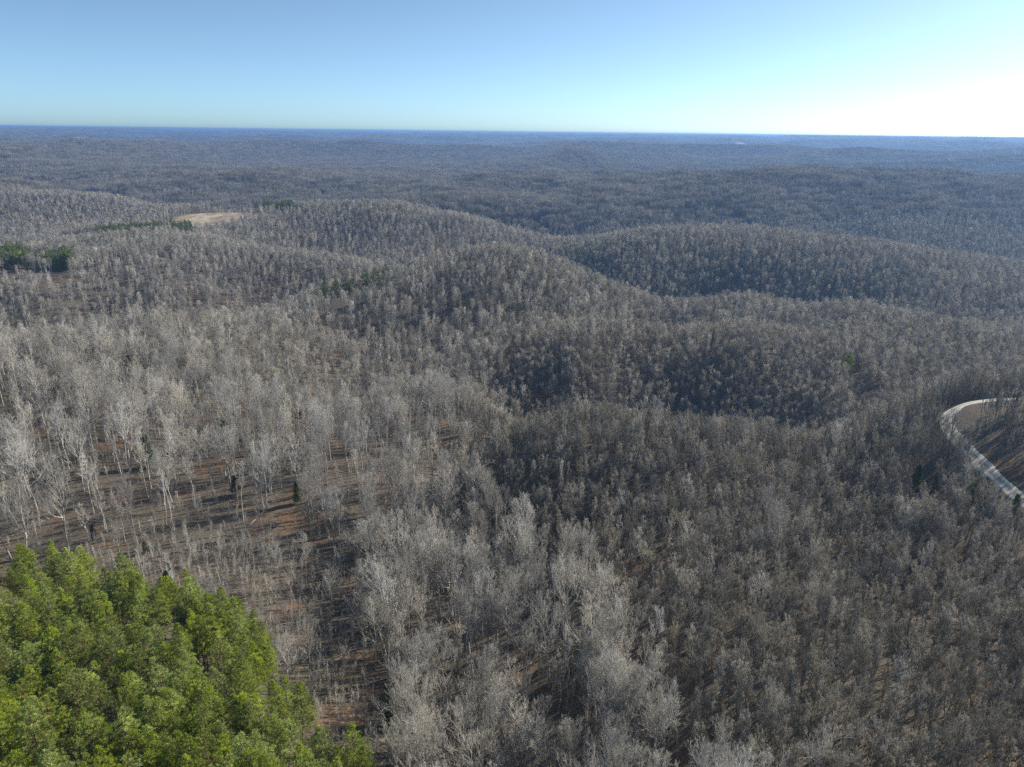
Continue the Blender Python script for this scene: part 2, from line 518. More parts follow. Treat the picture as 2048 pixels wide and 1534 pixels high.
def pine_geo(seed, H, w, base=0.42, ntuft=5, rt=.16, whorls=13):
    rng = np.random.default_rng(seed)
    trunk, limbs, C_, D_ = [], [], [], []
    n = 8; q = np.array([0, 0, -.6]); pts = [q]
    for i in range(n):
        q = q + np.array([rng.normal(0, .12), rng.normal(0, .12), (H + .6) / n]); pts.append(q)
    rad = lambda t: rt * (1 - t) ** .8 + .025
    for i in range(n):
        trunk.append((*pts[i], *pts[i + 1], rad(i / n), rad((i + 1) / n)))
    for wv in range(whorls):
        t = base + (1 - base) * (wv + .3 * rng.random()) / whorls
        i = min(n - 1, int(t * n)); c = pts[i] + (pts[i + 1] - pts[i]) * (t * n - i)
        rel = (t - base) / (1 - base)
        prof = (math.sin(math.pi * min(1, .22 + rel * .62)) ** .8) * (1 - rel ** 2.1) + .09
        az0 = rng.uniform(0, 6.28)
        for k in range(5):
            if rng.random() < .14:
                continue
            az = az0 + k * 1.257 + rng.normal(0, .25)
            el = R(-4 + 50 * rel + rng.normal(0, 7))
            L = w * prof * rng.uniform(.62, 1.25)
            d = np.array([math.cos(az) * math.cos(el), math.sin(az) * math.cos(el), math.sin(el)])
            e = c + d * L + np.array([0, 0, .14 * L])
            m_ = c + (e - c) * .5 - np.array([0, 0, .05 * L])
            limbs.append((*c, *m_, .045, .03)); limbs.append((*m_, *e, .03, .012))
            nt = max(3, int(ntuft * L / w * 2.0))
            for j in range(nt):
                f = 1 - .72 * (j / nt) ** 1.1
                pos = c + (e - c) * f
                sd = np.cross(d, [0, 0, 1]) * rng.normal(0, .26) * L * (.35 + .65 * (1 - abs(2 * f - 1.4)))
                pos = pos + sd + np.array([0, 0, rng.uniform(-.1, .3)])
                limbs.append((*(c + (e - c) * (f - .12)), *pos, .014, .008))
                C_.append(pos); D_.append(norm(d * .6 + norm(sd) * .4 + np.array([0, 0, .75])))
    C_.append(pts[-1]); D_.append(np.array([0, 0, 1.0]))
    return trunk, limbs, np.array(C_), np.array(D_)


def cedar_geo(seed, H, w, rt=.12):
    rng = np.random.default_rng(seed)
    trunk = [(0, 0, -.5, 0, 0, H * .5, rt, rt * .6), (0, 0, H * .5, 0, 0, H * .97, rt * .6, .015)]
    limbs, C_, D_ = [], [], []
    N = int(230 * (H / 7))
    for i in range(N):
        t = .06 + .94 * (i + rng.random()) / N
        az = rng.uniform(0, 6.28)
        rr = w * (1 - t) ** .72 * (.75 + .25 * math.sin(3 * az + 9 * t + seed)) * rng.uniform(.55, 1.08)
        c = np.array([0, 0, H * t * .96]); d = np.array([math.cos(az), math.sin(az), .45])
        e = c + d * rr
        limbs.append((*c, *e, .022, .008))
        C_.append(e); D_.append(norm(d + np.array([0, 0, .6])))
        if rr > .5 * w:
            C_.append(c + d * rr * .62); D_.append(norm(d + np.array([0, 0, .6])))
    return trunk, limbs, np.array(C_), np.array(D_)


# ------------------------------------------------------------------ object helpers
def empty(name, loc, label, cat, group=None, rz=0.0, s=(1, 1, 1), tilt=(0, 0)):
    o = bpy.data.objects.new(name, None); C.objects.link(o)
    o.empty_display_size = .5
    o.location = loc; o.rotation_euler = (tilt[0], tilt[1], rz); o.scale = s
    o['label'] = label; o['category'] = cat
    if group:
        o['group'] = group
    return o


def part(name, me, parent=None):
    o = bpy.data.objects.new(name, me); C.objects.link(o); o.parent = parent
    return o


# tree prototypes are only mesh data; each placed tree gets objects of its own
class Kind:
    def __init__(self, name, meshes, cat='tree'):
        self.name, self.meshes, self.cat = name, meshes, cat        # meshes: list of (trunk mesh, crown mesh)
        self.first = {}


def place(kind, v, loc, rz, s, label, group=None, tilt=(0, 0)):
    r = empty(kind.name, loc, label, kind.cat, group, rz, s, tilt)
    tm, cm = kind.meshes[v]
    t = part('trunk', tm, r); c = part('crown', cm, r)
    kind.first.setdefault(v, (t, c))
    return r


def bare_kind(name, specs, mats):
    ms = []
    for sp in specs:
        tr, li, tw = bare_tree_geo(**sp)
        ms.append((woody(name + "_trunk", tr, [], [mats[0]], 7), woody(name + "_crown", li, tw, [mats[0], mats[1]], 3 if sp['H'] < 16 else 4)))
    return Kind(name, ms)


BIG = bare_kind('bare_hardwood_tree', [
    dict(seed=11, H=22, fork=.42, spread=7.6, nl=10, rt=.28, up=.28, upright=.04),
    dict(seed=12, H=24, fork=.55, spread=4.9, nl=8, rt=.24, up=.3, upright=.06),
    dict(seed=13, H=19, fork=.38, spread=6.8, nl=10, rt=.25, up=.2, upright=0.0),
    dict(seed=14, H=23, fork=.62, spread=4.2, nl=7, rt=.20, up=.3, upright=.1),
    dict(seed=15, H=21, fork=.48, spread=6.6, nl=9, rt=.24, up=.2, upright=0.0),
    dict(seed=16, H=24, fork=.40, spread=8.6, nl=11, rt=.32, up=.25, upright=.03),
    dict(seed=17, H=25, fork=.66, spread=3.6, nl=7, rt=.19, up=.4, upright=.25, kids=(6, 5, 5)),
    dict(seed=18, H=17, fork=.35, spread=4.2, nl=8, rt=.17, up=.3, upright=.15, kids=(6, 5, 5)),
], (BARK, TWIG))
YOUNG = bare_kind('young_hardwood_tree', [
    dict(seed=21, H=14, fork=.34, spread=3.3, nl=10, rt=.085, kids=(6, 5, 3), twig=.0135, tw_len=1.9, up=.35, upright=.4),
    dict(seed=22, H=13, fork=.28, spread=3.7, nl=10, rt=.09, kids=(6, 5, 3), twig=.0135, tw_len=1.9, up=.35, upright=.3),
    dict(seed=23, H=15.5, fork=.42, spread=2.8, nl=9, rt=.085, kids=(6, 5, 3), twig=.0135, tw_len=1.9, up=.4, upright=.5),
    dict(seed=24, H=11, fork=.25, spread=3.5, nl=10, rt=.08, kids=(6, 5, 3), twig=.0135, tw_len=1.9, up=.3, upright=.25),
    dict(seed=25, H=14.5, fork=.35, spread=4.3, nl=10, rt=.10, kids=(6, 6, 3), twig=.0135, tw_len=1.8, up=.3, upright=.2),
    dict(seed=26, H=16, fork=.5, spread=2.5, nl=8, rt=.09, kids=(6, 5, 3), twig=.0135, tw_len=1.9, up=.4, upright=.5),
], (BARK2, TWIG2))
SAPL = bare_kind('sapling', [
    dict(seed=31, H=8, fork=.25, spread=2.1, nl=11, rt=.04, kids=(6, 5, 3), twig=.010, tw_len=1.8, up=.35, upright=.5, lvmin=1),
    dict(seed=32, H=6.5, fork=.2, spread=2.5, nl=11, rt=.04, kids=(6, 5, 3), twig=.010, tw_len=1.8, up=.3, upright=.3, lvmin=1),
    dict(seed=33, H=9.5, fork=.35, spread=2.0, nl=10, rt=.045, kids=(6, 5, 3), twig=.010, tw_len=1.8, up=.35, upright=.5, lvmin=1),
], (BARK, TWIG))


def needle_kind(name, geos, m, bark, n, ln, wd):
    ms = []
    for i, (tr, li, Cc, Dd) in enumerate(geos):
        t = woody(name + '_trunk', tr + li, [], [bark], 5)
        ms.append((t, tuft_mesh(name + '_crown', Cc, Dd, n, ln, wd, 100 + i, m)))
    return Kind(name, ms)


PINE = needle_kind('pine_tree', [pine_geo(41, 18, 2.6), pine_geo(42, 16.5, 2.8, base=.38), pine_geo(43, 19, 2.4, base=.5), pine_geo(44, 17.5, 3.0, base=.4), pine_geo(45, 18.5, 2.2, base=.45)],
                   NEEDLE, PBARK, 18, .40, .036)
DPINE = needle_kind('pine_tree', [pine_geo(46, 15, 3.4, base=.25), pine_geo(47, 14, 3.6, base=.2), pine_geo(48, 16, 3.1, base=.3)],
                    NEEDLED, PBARK, 16, .55, .06)
CEDR = needle_kind('cedar_tree', [cedar_geo(51, 7, 1.7), cedar_geo(52, 5.5, 1.5), cedar_geo(53, 8.5, 1.6)], CEDAR, PBARK, 14, .42, .045)
OLIV = needle_kind('scrub_pine', [cedar_geo(61, 6, 1.9), cedar_geo(62, 5, 1.6)], OLIVE, PBARK, 12, .5, .04)

# lighter versions for the mass of woodland further off
MID = bare_kind('mid_hardwood', [
    dict(seed=71, H=15, fork=.36, spread=4.3, nl=10, rt=.17, kids=(7, 7, 3), twig=.024, lvmin=1, tw_len=2.1, up=.2, upright=0.0),
    dict(seed=72, H=16, fork=.46, spread=3.8, nl=9, rt=.16, kids=(7, 7, 3), twig=.024, lvmin=1, tw_len=2.1, up=.25, upright=.05),
    dict(seed=73, H=13.5, fork=.34, spread=4.4, nl=10, rt=.17, kids=(7, 7, 3), twig=.024, lvmin=1, tw_len=2.1, up=.2, upright=0.0),
    dict(seed=74, H=16.5, fork=.5, spread=3.2, nl=9, rt=.14, kids=(7, 7, 3), twig=.024, lvmin=1, tw_len=2.1, up=.25, upright=.12),
], (BARK, TWIGM))
MIDY = bare_kind('mid_young', [
    dict(seed=75, H=12.5, fork=.3, spread=3.5, nl=10, rt=.09, kids=(7, 6, 3), twig=.019, lvmin=1, tw_len=2.0, upright=.25),
    dict(seed=76, H=12, fork=.28, spread=4.0, nl=10, rt=.10, kids=(7, 6, 3), twig=.019, lvmin=1, tw_len=2.0, upright=.15),
    dict(seed=77, H=13.5, fork=.4, spread=3.1, nl=9, rt=.085, kids=(7, 6, 3), twig=.019, lvmin=1, tw_len=2.0, upright=.35),
], (BARK2, TWIG2))


def clump_mesh(name, seed, side, n, mats):
    rng = np.random.default_rng(seed)
    geos = [bare_tree_geo(seed=seed * 10 + i, H=h, fork=.4, spread=3.9, nl=8, rt=.16, kids=(11, 4, 3), twig=.045, lvmin=2, tw_len=2.0, upright=.05) for i, h in enumerate((15, 16.5, 13.5))]
    V1s, Qs, V2s, Ts = [], [], [], []; o1 = o2 = 0
    for k in range(n):
        tr, li, tw = geos[k % 3]
        a = rng.uniform(0, 6.28); s = rng.uniform(.8, 1.15); sh = np.array([rng.uniform(-.5, .5) * side, rng.uniform(-.5, .5) * side, rng.uniform(-.5, .5)])
        Rm = np.array([[math.cos(a), -math.sin(a), 0], [math.sin(a), math.cos(a), 0], [0, 0, 1]]) * s
        V, Q = tubes(tr[::2][:3] + li, 3); V = V @ Rm.T + sh
        V1s.append(V); Qs.append(Q + o1); o1 += len(V)
        V, T = cones(tw); V = V @ Rm.T + sh
        V2s.append(V); Ts.append(T + o2); o2 += len(V)
    V1 = np.concatenate(V1s); Q = np.concatenate(Qs); T = np.concatenate(Ts) + len(V1)
    return mesh_from(name, np.concatenate([V1] + V2s), [Q, T], mats, midx=[0] * len(Q) + [1] * len(T))


# ------------------------------------------------------------------ ground sheet
def build_ground():
    ang = np.concatenate([np.arange(-180, -56, 4.0), np.arange(-56, 56.01, .28), np.arange(60, 180.1, 4.0)])
    rad = [12.0]
    while rad[-1] < 60000:
        rad.append(rad[-1] * (1.010 if rad[-1] > 60 and rad[-1] < 4000 else 1.02))
    rad = np.array(rad)
    A, D = np.meshgrid(R(1) * ang, rad, indexing='ij')
    x = (np.sin(A) * D).ravel(); y = (np.cos(A) * D).ravel()
    z = height(x, y)
    V = np.stack([x, y, z], 1)
    na, nr = A.shape
    i = np.arange(na - 1)[:, None] * nr + np.arange(nr - 1)[None]
    Q = np.stack([i, i + 1, i + nr + 1, i + nr], -1).reshape(-1, 4)[:, ::-1]
    dm = np.broadcast_to(rad[:-1], (na - 1, nr - 1)).ravel()
    # close the middle
    V = np.concatenate([V, [[0, 0, height(0., 0.)[0]]]])
    k = np.arange(na - 1) * nr
    T = np.stack([k + nr, k, np.full(na - 1, len(V) - 1)], 1)[:, ::-1]
    me = mesh_from('ground', V, [Q, T], [LITTER, FARWOOD], smooth=True, midx=np.concatenate([(dm > 11000).astype(int), np.zeros(len(T), int)]))
    px, py = project(V[:, 0], V[:, 1], V[:, 2])
    f = field_mask(V[:, 0], V[:, 1])
    a = me.attributes.new('field', 'FLOAT', 'POINT'); a.data.foreach_set('value', f.astype(np.float32))
    o = part('ground', me); o['kind'] = 'structure'
    return o


# open fields: (px, py, depth, radius x, radius y)
FIELDS = []
for px, py, Y, rx, ry in [(425, 432, 1045, 64, 100), (530, 445, 1010, 20, 10), (562, 311, 2750, 120, 90), (1850, 523, 760, 20, 16), (2010, 478, 900, 24, 14),
                          (180, 455, 960, 45, 28), (20, 268, 6000, 150, 500), (115, 276, 5600, 110, 420), (800, 262.5, 7600, 300, 400),
                          (1480, 277, 6400, 60, 200), (1930, 288, 6200, 80, 260), (8, 322, 2300, 30, 30)]:
    x, y, _ = at(px, py, Y)
    FIELDS.append((x, y, rx, ry))


def field_mask(x, y):
    f = np.zeros(len(x))
    for i, (cx, cy, rx, ry) in enumerate(FIELDS):
        q = ((x - cx) / rx) ** 2 + ((y - cy) / ry) ** 2 + .5 * (vnoise(x / rx * 2 + i, y / ry * 2, 40 + i) - .5)
        f = np.maximum(f, 1 - sstep(.8, 1.1, q))
    return f


ground = build_ground()

# ------------------------------------------------------------------ gravel road
def on_ground(px_, py_, Y):
    d = ray(px_, py_)
    for it in range(40):
        h = height(d[0] * Y, Y)[0] - (CAM_Z + d[2] * Y); Y += max(-15, min(15, -h / (abs(d[2]) + .1) * .8)); Y = max(60, Y)
    return d[0] * Y, Y


ROADPTS = np.array([at(px, py, Y)[:2] for px, py, Y in [(2500, 1290, 150), (2300, 1160, 170), (2150, 1075, 184)]] +
                   [on_ground(px, py, 230) for px, py in [(2048, 1003), (1990, 952), (1950, 914), (1916, 880), (1897, 858), (1892, 840), (1903, 822), (1932, 808), (1975, 801), (2048, 798)]] +
                   [at(px, py, Y)[:2] for px, py, Y in [(2150, 796, 276), (2300, 798, 280), (2600, 800, 285)]])


def smooth_path(P, n=12):
    out = []
    for i in range(len(P) - 1):
        p0 = P[max(0, i - 1)]; p1 = P[i]; p2 = P[i + 1]; p3 = P[min(len(P) - 1, i + 2)]
        for t in np.linspace(0, 1, n, endpoint=False):
            out.append(.5 * ((2 * p1) + (-p0 + p2) * t + (2 * p0 - 5 * p1 + 4 * p2 - p3) * t * t + (-p0 + 3 * p1 - 3 * p2 + p3) * t ** 3))
    out.append(P[-1])
    return np.array(out)


def strip(name, path, w, m, lift=.12):
    P = smooth_path(path)
    T = np.gradient(P, axis=0); T /= np.linalg.norm(T, axis=1, keepdims=True)
    Nn = np.stack([-T[:, 1], T[:, 0]], 1)
    cols = np.linspace(-1, 1, 9)
    wv = w * (1 + .10 * np.sin(np.arange(len(P)) * .37))
    G = P[:, None] + Nn[:, None] * (cols[None, :, None] * wv[:, None, None])
    z = height(G[..., 0].ravel(), G[..., 1].ravel()).reshape(G.shape[:2])
    z = z + lift - .32 * (np.abs(cols)[None] > .95)
    V = np.concatenate([G, z[..., None]], -1).reshape(-1, 3)
    n, c = G.shape[:2]
    i = np.arange(n - 1)[:, None] * c + np.arange(c - 1)[None]
    Q = np.stack([i, i + c, i + c + 1, i + 1], -1).reshape(-1, 4)[:, ::-1]
    me = mesh_from(name, V, [Q], [m], smooth=True)
    aa = me.attributes.new('across', 'FLOAT', 'POINT'); aa.data.foreach_set('value', np.broadcast_to(np.abs(cols), (n, c)).astype(np.float32).ravel())
    o = part(name, me); o['kind'] = 'structure'
    return P


ROAD = strip('gravel_road', ROADPTS, 3.0, GRAVEL)
TRACK = strip('gravel_road', np.array([at(px, py, Y)[:2] for px, py, Y in [(1810, 518, 775), (1840, 524, 765), (1870, 530, 755), (1905, 540, 745)]]), 2.2, GRAVEL, .3)


def road_dist(x, y):
    d = np.full(len(x), 1e9)
    for P in (ROAD[::3], TRACK[::3]):
        for p in P:
            d = np.minimum(d, (x - p[0]) ** 2 + (y - p[1]) ** 2)
    return np.sqrt(d)


# ------------------------------------------------------------------ where the trees grow
CLEAR = []           # x, y, half width, metres towards the camera, metres beyond


def inside(px, py, poly):
    p = np.array(poly, float); r = np.zeros(np.shape(px), bool); j = len(p) - 1
    for i in range(len(p)):
        c = ((p[i, 1] > py) != (p[j, 1] > py)) & (px < (p[j, 0] - p[i, 0]) * (py - p[i, 1]) / (p[j, 1] - p[i, 1] + 1e-12) + p[i, 0])
        r ^= c; j = i
    return r


EV = [
    (CEDR, 2, 300, 930, 236, 1.5, 'slim dark cedar among tall bare trunks on the left slope'),
    (OLIV, 0, 472, 985, 224, 1.15, 'round olive green cedar alone on the brown slope above the saplings'),
    (CEDR, 0, 448, 865, 272, 1.0, 'dark cedar beside a tall snag halfway up the left slope'),
    (CEDR, 1, 474, 868, 270, .95, 'small dark cedar at the foot of a tall snag'),
    (CEDR, 0, 604, 832, 290, .8, 'lone dark cedar among bare trees left of the middle'),
    (CEDR, 1, 500, 905, 250, .9, 'dim low cedar under a wide pale crown'),
    (OLIV, 1, 610, 935, 240, .9, 'yellowish cedar behind a white-limbed tree'),
    (OLIV, 1, 490, 742, 335, 1.1, 'pale green cedar at the top edge of the open slope'),
    (OLIV, 0, 515, 740, 338, 1.0, 'second pale green cedar at the top edge of the open slope'),
    (CEDR, 2, 595, 1000, 226, .9, 'dim cedar under bare crowns above the saplings'),
    (CEDR, 2, 782, 1450, 124, 1.3, 'tall dark cedar right of the pine stand at the gully edge'),
    (CEDR, 0, 338, 1180, 176, .95, 'dark brownish conical cedar on the top edge of the pine stand'),
    (OLIV, 0, 292, 1100, 190, .62, 'small yellow-green pine alone on bare ground above the stand'),
    (CEDR, 0, 1832, 965, 206, 1.0, 'dark cedar in the thicket left of the gravel road'),
    (CEDR, 1, 1830, 1000, 198, .9, 'low dark cedar just below another left of the road'),
    (OLIV, 1, 1868, 975, 203, .8, 'faint green cedar between two dark ones by the road'),
    (OLIV, 0, 1678, 995, 200, .8, 'small olive cedar deep in the thicket right of the middle'),
    (OLIV, 0, 1950, 990, 198, 1.1, 'olive green cedar beside the lower gravel road'),
    (OLIV, 1, 1975, 1000, 195, 1.2, 'yellow-green cedar nearest the gravel road'),
    (CEDR, 1, 1992, 1015, 192, .9, 'dark cedar under the road bank'),
    (CEDR, 0, 2024, 1030, 188, 1.05, 'bushy dark green cedar below the road at the right edge'),
    (OLIV, 0, 1912, 1032, 190, .9, 'olive cedar over a black shadow below the road'),
    (OLIV, 1, 2008, 1130, 162, 1.1, 'dim yellow-green cedar in the thicket at the right edge'),
    (OLIV, 1, 1812, 1300, 126, .8, 'faint yellowish cedar low in the right-hand thicket'),
    (DPINE, 1, 1698, 706, 396, .95, 'lone round green pine standing on the crest of the right hill'),
    (CEDR, 0, 1424, 690, 400, .8, 'tiny dark cedar on the face of the second right hill'),
    (DPINE, 2, 648, 552, 535, .85, 'leftmost pine of the small row on the middle hill'),
    (DPINE, 1, 672, 548, 540, .9, 'second pine of the small row on the middle hill'),
    (DPINE, 0, 690, 545, 543, .9, 'third pine of the small row on the middle hill'),
    (DPINE, 1, 704, 546, 546, .85, 'fourth pine of the small row on the middle hill'),
    (DPINE, 2, 730, 545, 552, 1.0, 'fifth and bushier pine of the row on the middle hill'),
    (DPINE, 1, 750, 542, 556, 1.1, 'tallest pine near the right end of the row on the middle hill'),
    (DPINE, 2, 772, 540, 560, 1.0, 'rightmost pine of the small row on the middle hill'),
    (OLIV, 0, 800, 534, 572, .8, 'tiny olive cedar just right of the pine row'),
    (DPINE, 2, 700, 418, 1120, 1.1, 'single bright pine on the far crest above the middle hill'),
    (CEDR, 2, 1195, 446, 1010, 1.6, 'dark evergreen in the notch between two far ridges'),
]
GROVES = [((-60, 135), (466, 500), (665, 745), 210, 'in the green grove at the far left'),
          ((195, 385), (440, 468), (860, 960), 260, 'in the long grove left of the bare field'),
          ((515, 600), (408, 426), (1080, 1140), 80, 'in the small grove right of the bare field')]


for kd, v, px_, py_, Y, s_, lab in EV:
    if kd is DPINE:
        gx = ray(px_, py_)[0] * Y; CLEAR.append((gx, Y, 5.0, 40, 5))
    else:
        gx, gy = on_ground(px_, py_ + 6, Y); CLEAR.append((gx, gy, 2.6, 11, 3))

# regions read off the photograph at ground level
PINES = [(-700, 1180), (60, 1180), (110, 1185), (200, 1180), (240, 1222), (430, 1262), (520, 1325), (575, 1405), (610, 1490), (650, 1550), (740, 1610), (825, 1760), (860, 2600), (-1500, 2600), (-1500, 1180)]
OPEN = [(150, 1085), (330, 1062), (560, 1085), (700, 1150), (740, 1300), (800, 1560), (920, 2600), (860, 2600), (500, 1400), (200, 1300), (150, 1200)]
LEFT = [(-900, 640), (330, 610), (640, 570), (1050, 520), (1250, 590), (1130, 700), (1030, 770), (930, 870), (880, 1020), (760, 1120), (560, 1085), (330, 1062), (150, 1120), (-900, 1140)]
GULLY = [(740, 1120), (900, 990), (1010, 1080), (1250, 1250), (1330, 1450), (1450, 1700), (1600, 2600), (880, 2600), (790, 1560), (740, 1300)]
rng = np.random.default_rng(7)


def grid_pts(y0, y1, s, margin=.92):
    nx = int(2 * margin * y1 / s) + 2; ny = int((y1 - y0) / s) + 1
    gx, gy = np.meshgrid(np.arange(nx) * s - margin * y1, y0 + np.arange(ny) * s)
    gx = gx + (np.arange(ny) % 2)[:, None] * s * .5
    x = (gx + rng.uniform(-.42, .42, gx.shape) * s).ravel(); y = (gy + rng.uniform(-.42, .42, gy.shape) * s).ravel()
    k = np.abs(x) < margin * np.maximum(y, 10) + 30
    return x[k], y[k]


trees = {k: [] for k in ('big', 'young', 'sap', 'pine', 'midb', 'midy')}
# near: full trees
x, y = grid_pts(45, 330, 2.7, 1.15)
z = height(x, y); px, py = project(x, y, z)
rd = road_dist(x, y)
u = rng.random(len(x))
in_p = inside(px, py, PINES); in_o = inside(px, py, OPEN) & ~in_p; in_g = inside(px, py, GULLY) & ~in_p & ~in_o; in_l = inside(px, py, LEFT) & ~in_p & ~in_o & ~in_g
rest = ~(in_p | in_o | in_g | in_l)
leftout = rest & (px < 700) & (py > 1080)
patch = vnoise(x / 22, y / 22, 60)
sunny_bank = inside(px, py, [(1925, 850), (2100, 960), (2100, 1020), (2030, 985), (1940, 900)]) & (u < .6)


def front_clear(x, y):
    k = np.ones(len(x), bool)
    for cx, cy, w, f, b in CLEAR:
        k &= ~((np.abs(x - cx) < w) & (y - cy > -f) & (y - cy < b))
    return k


near_road = (rd < np.where((py < 836) & (px > 1950), 13, np.where(py < 880, 9.5, 9.0))) & ((py < 885) | (py > 925)) & (px > 1870) & (py < 1120)
ok = (rd > 4.2) & ~sunny_bank & ~(near_road & (patch < .93)) & front_clear(x, y)


def add(key, mask, hs=(.85, 1.12)):
    n = int(mask.sum())
    s = rng.uniform(*hs, n)
    trees[key].append(np.stack([x[mask], y[mask], z[mask], rng.uniform(0, 6.283, n), s, rng.random(n), px[mask], py[mask]], 1))


pine_gap = np.zeros(len(x), bool)
for gx, gy, gr in [(430, 1395, 34), (255, 1445, 26), (475, 1440, 24)]:
    pine_gap |= ((px - gx) ** 2 + (py - gy - 40) ** 2) < gr ** 2
ragged = inside(px + 70 * (vnoise(x / 7, y / 7, 77) - .35), py + 40 * (vnoise(x / 7, y / 7, 78) - .5), PINES)
add('pine', in_p & ragged & (u < .44) & ~pine_gap, (.8, 1.1))
add('sap', in_o & (u < .5), (.5, 1.0))
add('big', in_o & (u > .985), (.6, .8))
pl = .13 + .10 * patch
add('big', in_l & (u < pl * np.where(py > 850, .72, 1.0)) & ok, (.75, 1.1))
add('sap', in_l & (u > .80) & ok, (.5, 1.1))
add('young', in_l & (u > .76) & (u <= .80) & ok, (.6, 1.0))
add('big', in_g & (u < .23) & ok, (.8, 1.1))
add('young', in_g & (u > .80) & ok, (.6, 1.0))
rr = rest & ~leftout & ok
add('young', rr & (u < .62 + .28 * patch), (.75, 1.15))
add('big', rr & (u > .988), (.62, .8))
# thin stems crowding the cleared ground
x, y = grid_pts(70, 215, 1.75, .5)
z = height(x, y); px, py = project(x, y, z); u = rng.random(len(x))
k = inside(px, py, OPEN) & ~inside(px, py, PINES) & front_clear(x, y)
add('sap', k & (u < .22 + .55 * vnoise(x / 9, y / 9, 66)), (.28, .75))
# hill slopes further off: lighter trees
x, y = grid_pts(330, 1250, 3.1)
z = height(x, y); px, py = project(x, y, z)
u = rng.random(len(x)); f = field_mask(x, y); patch = vnoise(x / 60, y / 60, 61); rd = road_dist(x, y)
ok = (f < .3) & (rd > 4.5) & front_clear(x, y)
for (xa, xb), (ya, yb), (Ya, Yb), n, wh in GROVES:
    ok &= ~((px > xa - 6) & (px < xb + 6) & (y > Ya - 34 - 26 * vnoise(px / 14, y * 0, 91)) & (y < Yb + 3) & (vnoise(x / 13, y / 13, 92) > .22))
ys = sstep(.45, .6, vnoise(x / 120, y / 120, 62))
right = (px > 1010 + 150 * (py < 640)) & (y < 480)
openw = sstep(.50, .68, vnoise(x / 75, y / 75, 63)) * (px < 1050) * (y < 950)
isy = np.where(right, .93, .25 * ys)
kind_y = rng.random(len(x)) < isy
steep = (height(x, y + 8) - height(x, y - 8)) / 16
dens = np.where(kind_y, .95, .75) * (1 - .5 * openw) * (1 - .35 * sstep(.08, .3, steep) * (px < 1050))
add('midy', ok & kind_y & (u < dens), (.8, 1.15))
add('midb', ok & ~kind_y & (u < dens), (.75, 1.12))

# evergreens away from the main stand
ever = []            # (kind, v, px, py, depth, scale, label, group)


def choose(arr, hgt, n=300, pad=20):
    """indices of the n trees that show largest in the frame"""
    tx, ty = project(arr[:, 0], arr[:, 1], arr[:, 2] + hgt * arr[:, 4])
    bx, by = arr[:, 6], arr[:, 7]
    vis = (np.minimum(ty, by) < 1534 - pad) & (np.maximum(tx, bx) > pad) & (np.minimum(tx, bx) < 2048 - pad)
    size = np.hypot(tx - bx, ty - by) * vis
    o = np.argsort(-size)[:n]
    o = o[size[o] > 0]
    m = np.zeros(len(arr), bool); m[o] = True
    return m, ty


LOOK = {
    'big': ['wide-spreading', 'tall-crowned', 'low-forked', 'high-crowned', 'round-crowned', 'many-limbed', 'slender', 'stunted'],
    'young': ['pointed', 'bushy', 'upright', 'low-crowned', 'twiggy', 'lanky'],
    'sap': ['straight', 'brushy', 'whip-like'],
    'pine': ['full', 'broad', 'thin-crowned', 'heavy-limbed', 'narrow']}


def where(key, px, py):
    col = ('at the far left', 'left of the middle', 'near the middle', 'right of the middle', 'near the right edge')[min(4, max(0, int(px / 2048 * 5)))]
    if key == 'pine':
        row = 'top edge' if py < 1240 else 'upper rows' if py < 1330 else 'upper middle' if py < 1420 else 'lower middle' if py < 1510 else 'lower rows' if py < 1620 else 'bottom rows'
        side = 'at far left' if px < 60 else 'on the left' if px < 160 else 'left of centre' if px < 260 else 'right of centre' if px < 360 else 'on the right' if px < 470 else 'at the right edge'
        return f'in the pine stand, {row}, {side}'
    if key == 'sap':
        if inside(np.array([px]), np.array([py]), OPEN)[0]:
            row = 'above the pine stand' if py < 1130 else 'at the pine stand corner' if py < 1190 else 'beside the upper pines' if py < 1270 else 'beside the middle pines' if py < 1370 else 'beside the lower pines' if py < 1480 else 'below the last pines'
            e = 200 + (py - 1085) * .75
            side = 'pine side' if px < e + 130 else 'mid clearing' if px < e + 270 else 'gully side'
            return f'on cleared ground {row}, {side}'
        return 'under tall trees, ' + ('lower' if py > 1000 else 'middle' if py > 850 else 'upper') + ' left slope, ' + col
    if key == 'big':
        if inside(np.array([px]), np.array([py]), GULLY)[0]:
            row = 'at the head of' if py < 1150 else 'in the upper part of' if py < 1270 else 'halfway down' if py < 1400 else 'in the lower part of' if py < 1550 else 'at the foot of'
            side = 'left bank' if px < 870 else 'left of its bed' if px < 960 else 'in its bed' if px < 1080 else 'right bank'
            return f'{row} the gully, {side}'
        if px > 1000:
            return ('above' if py < 950 else 'within') + ' the brown thicket ' + col
        row = 'just above the pines' if py > 1000 and px < 500 else 'at the foot' if py > 1000 else 'low' if py > 930 else 'halfway up' if py > 860 else 'high'
        return row + ', leaf-strewn slope, ' + col
    row = 'bottom' if py > 1560 else 'lowest' if py > 1460 else 'lower' if py > 1370 else 'middle' if py > 1280 else 'upper' if py > 1190 else 'top'
    c8 = ('along the gully', 'just right of the gully', 'left of its centre', 'at its centre', 'right of its centre', 'below the road bend', 'inside the right edge', 'on the right edge')[min(7, max(0, int((px - 900) / 145)))]
    return f'in the {row} thicket, {c8}'


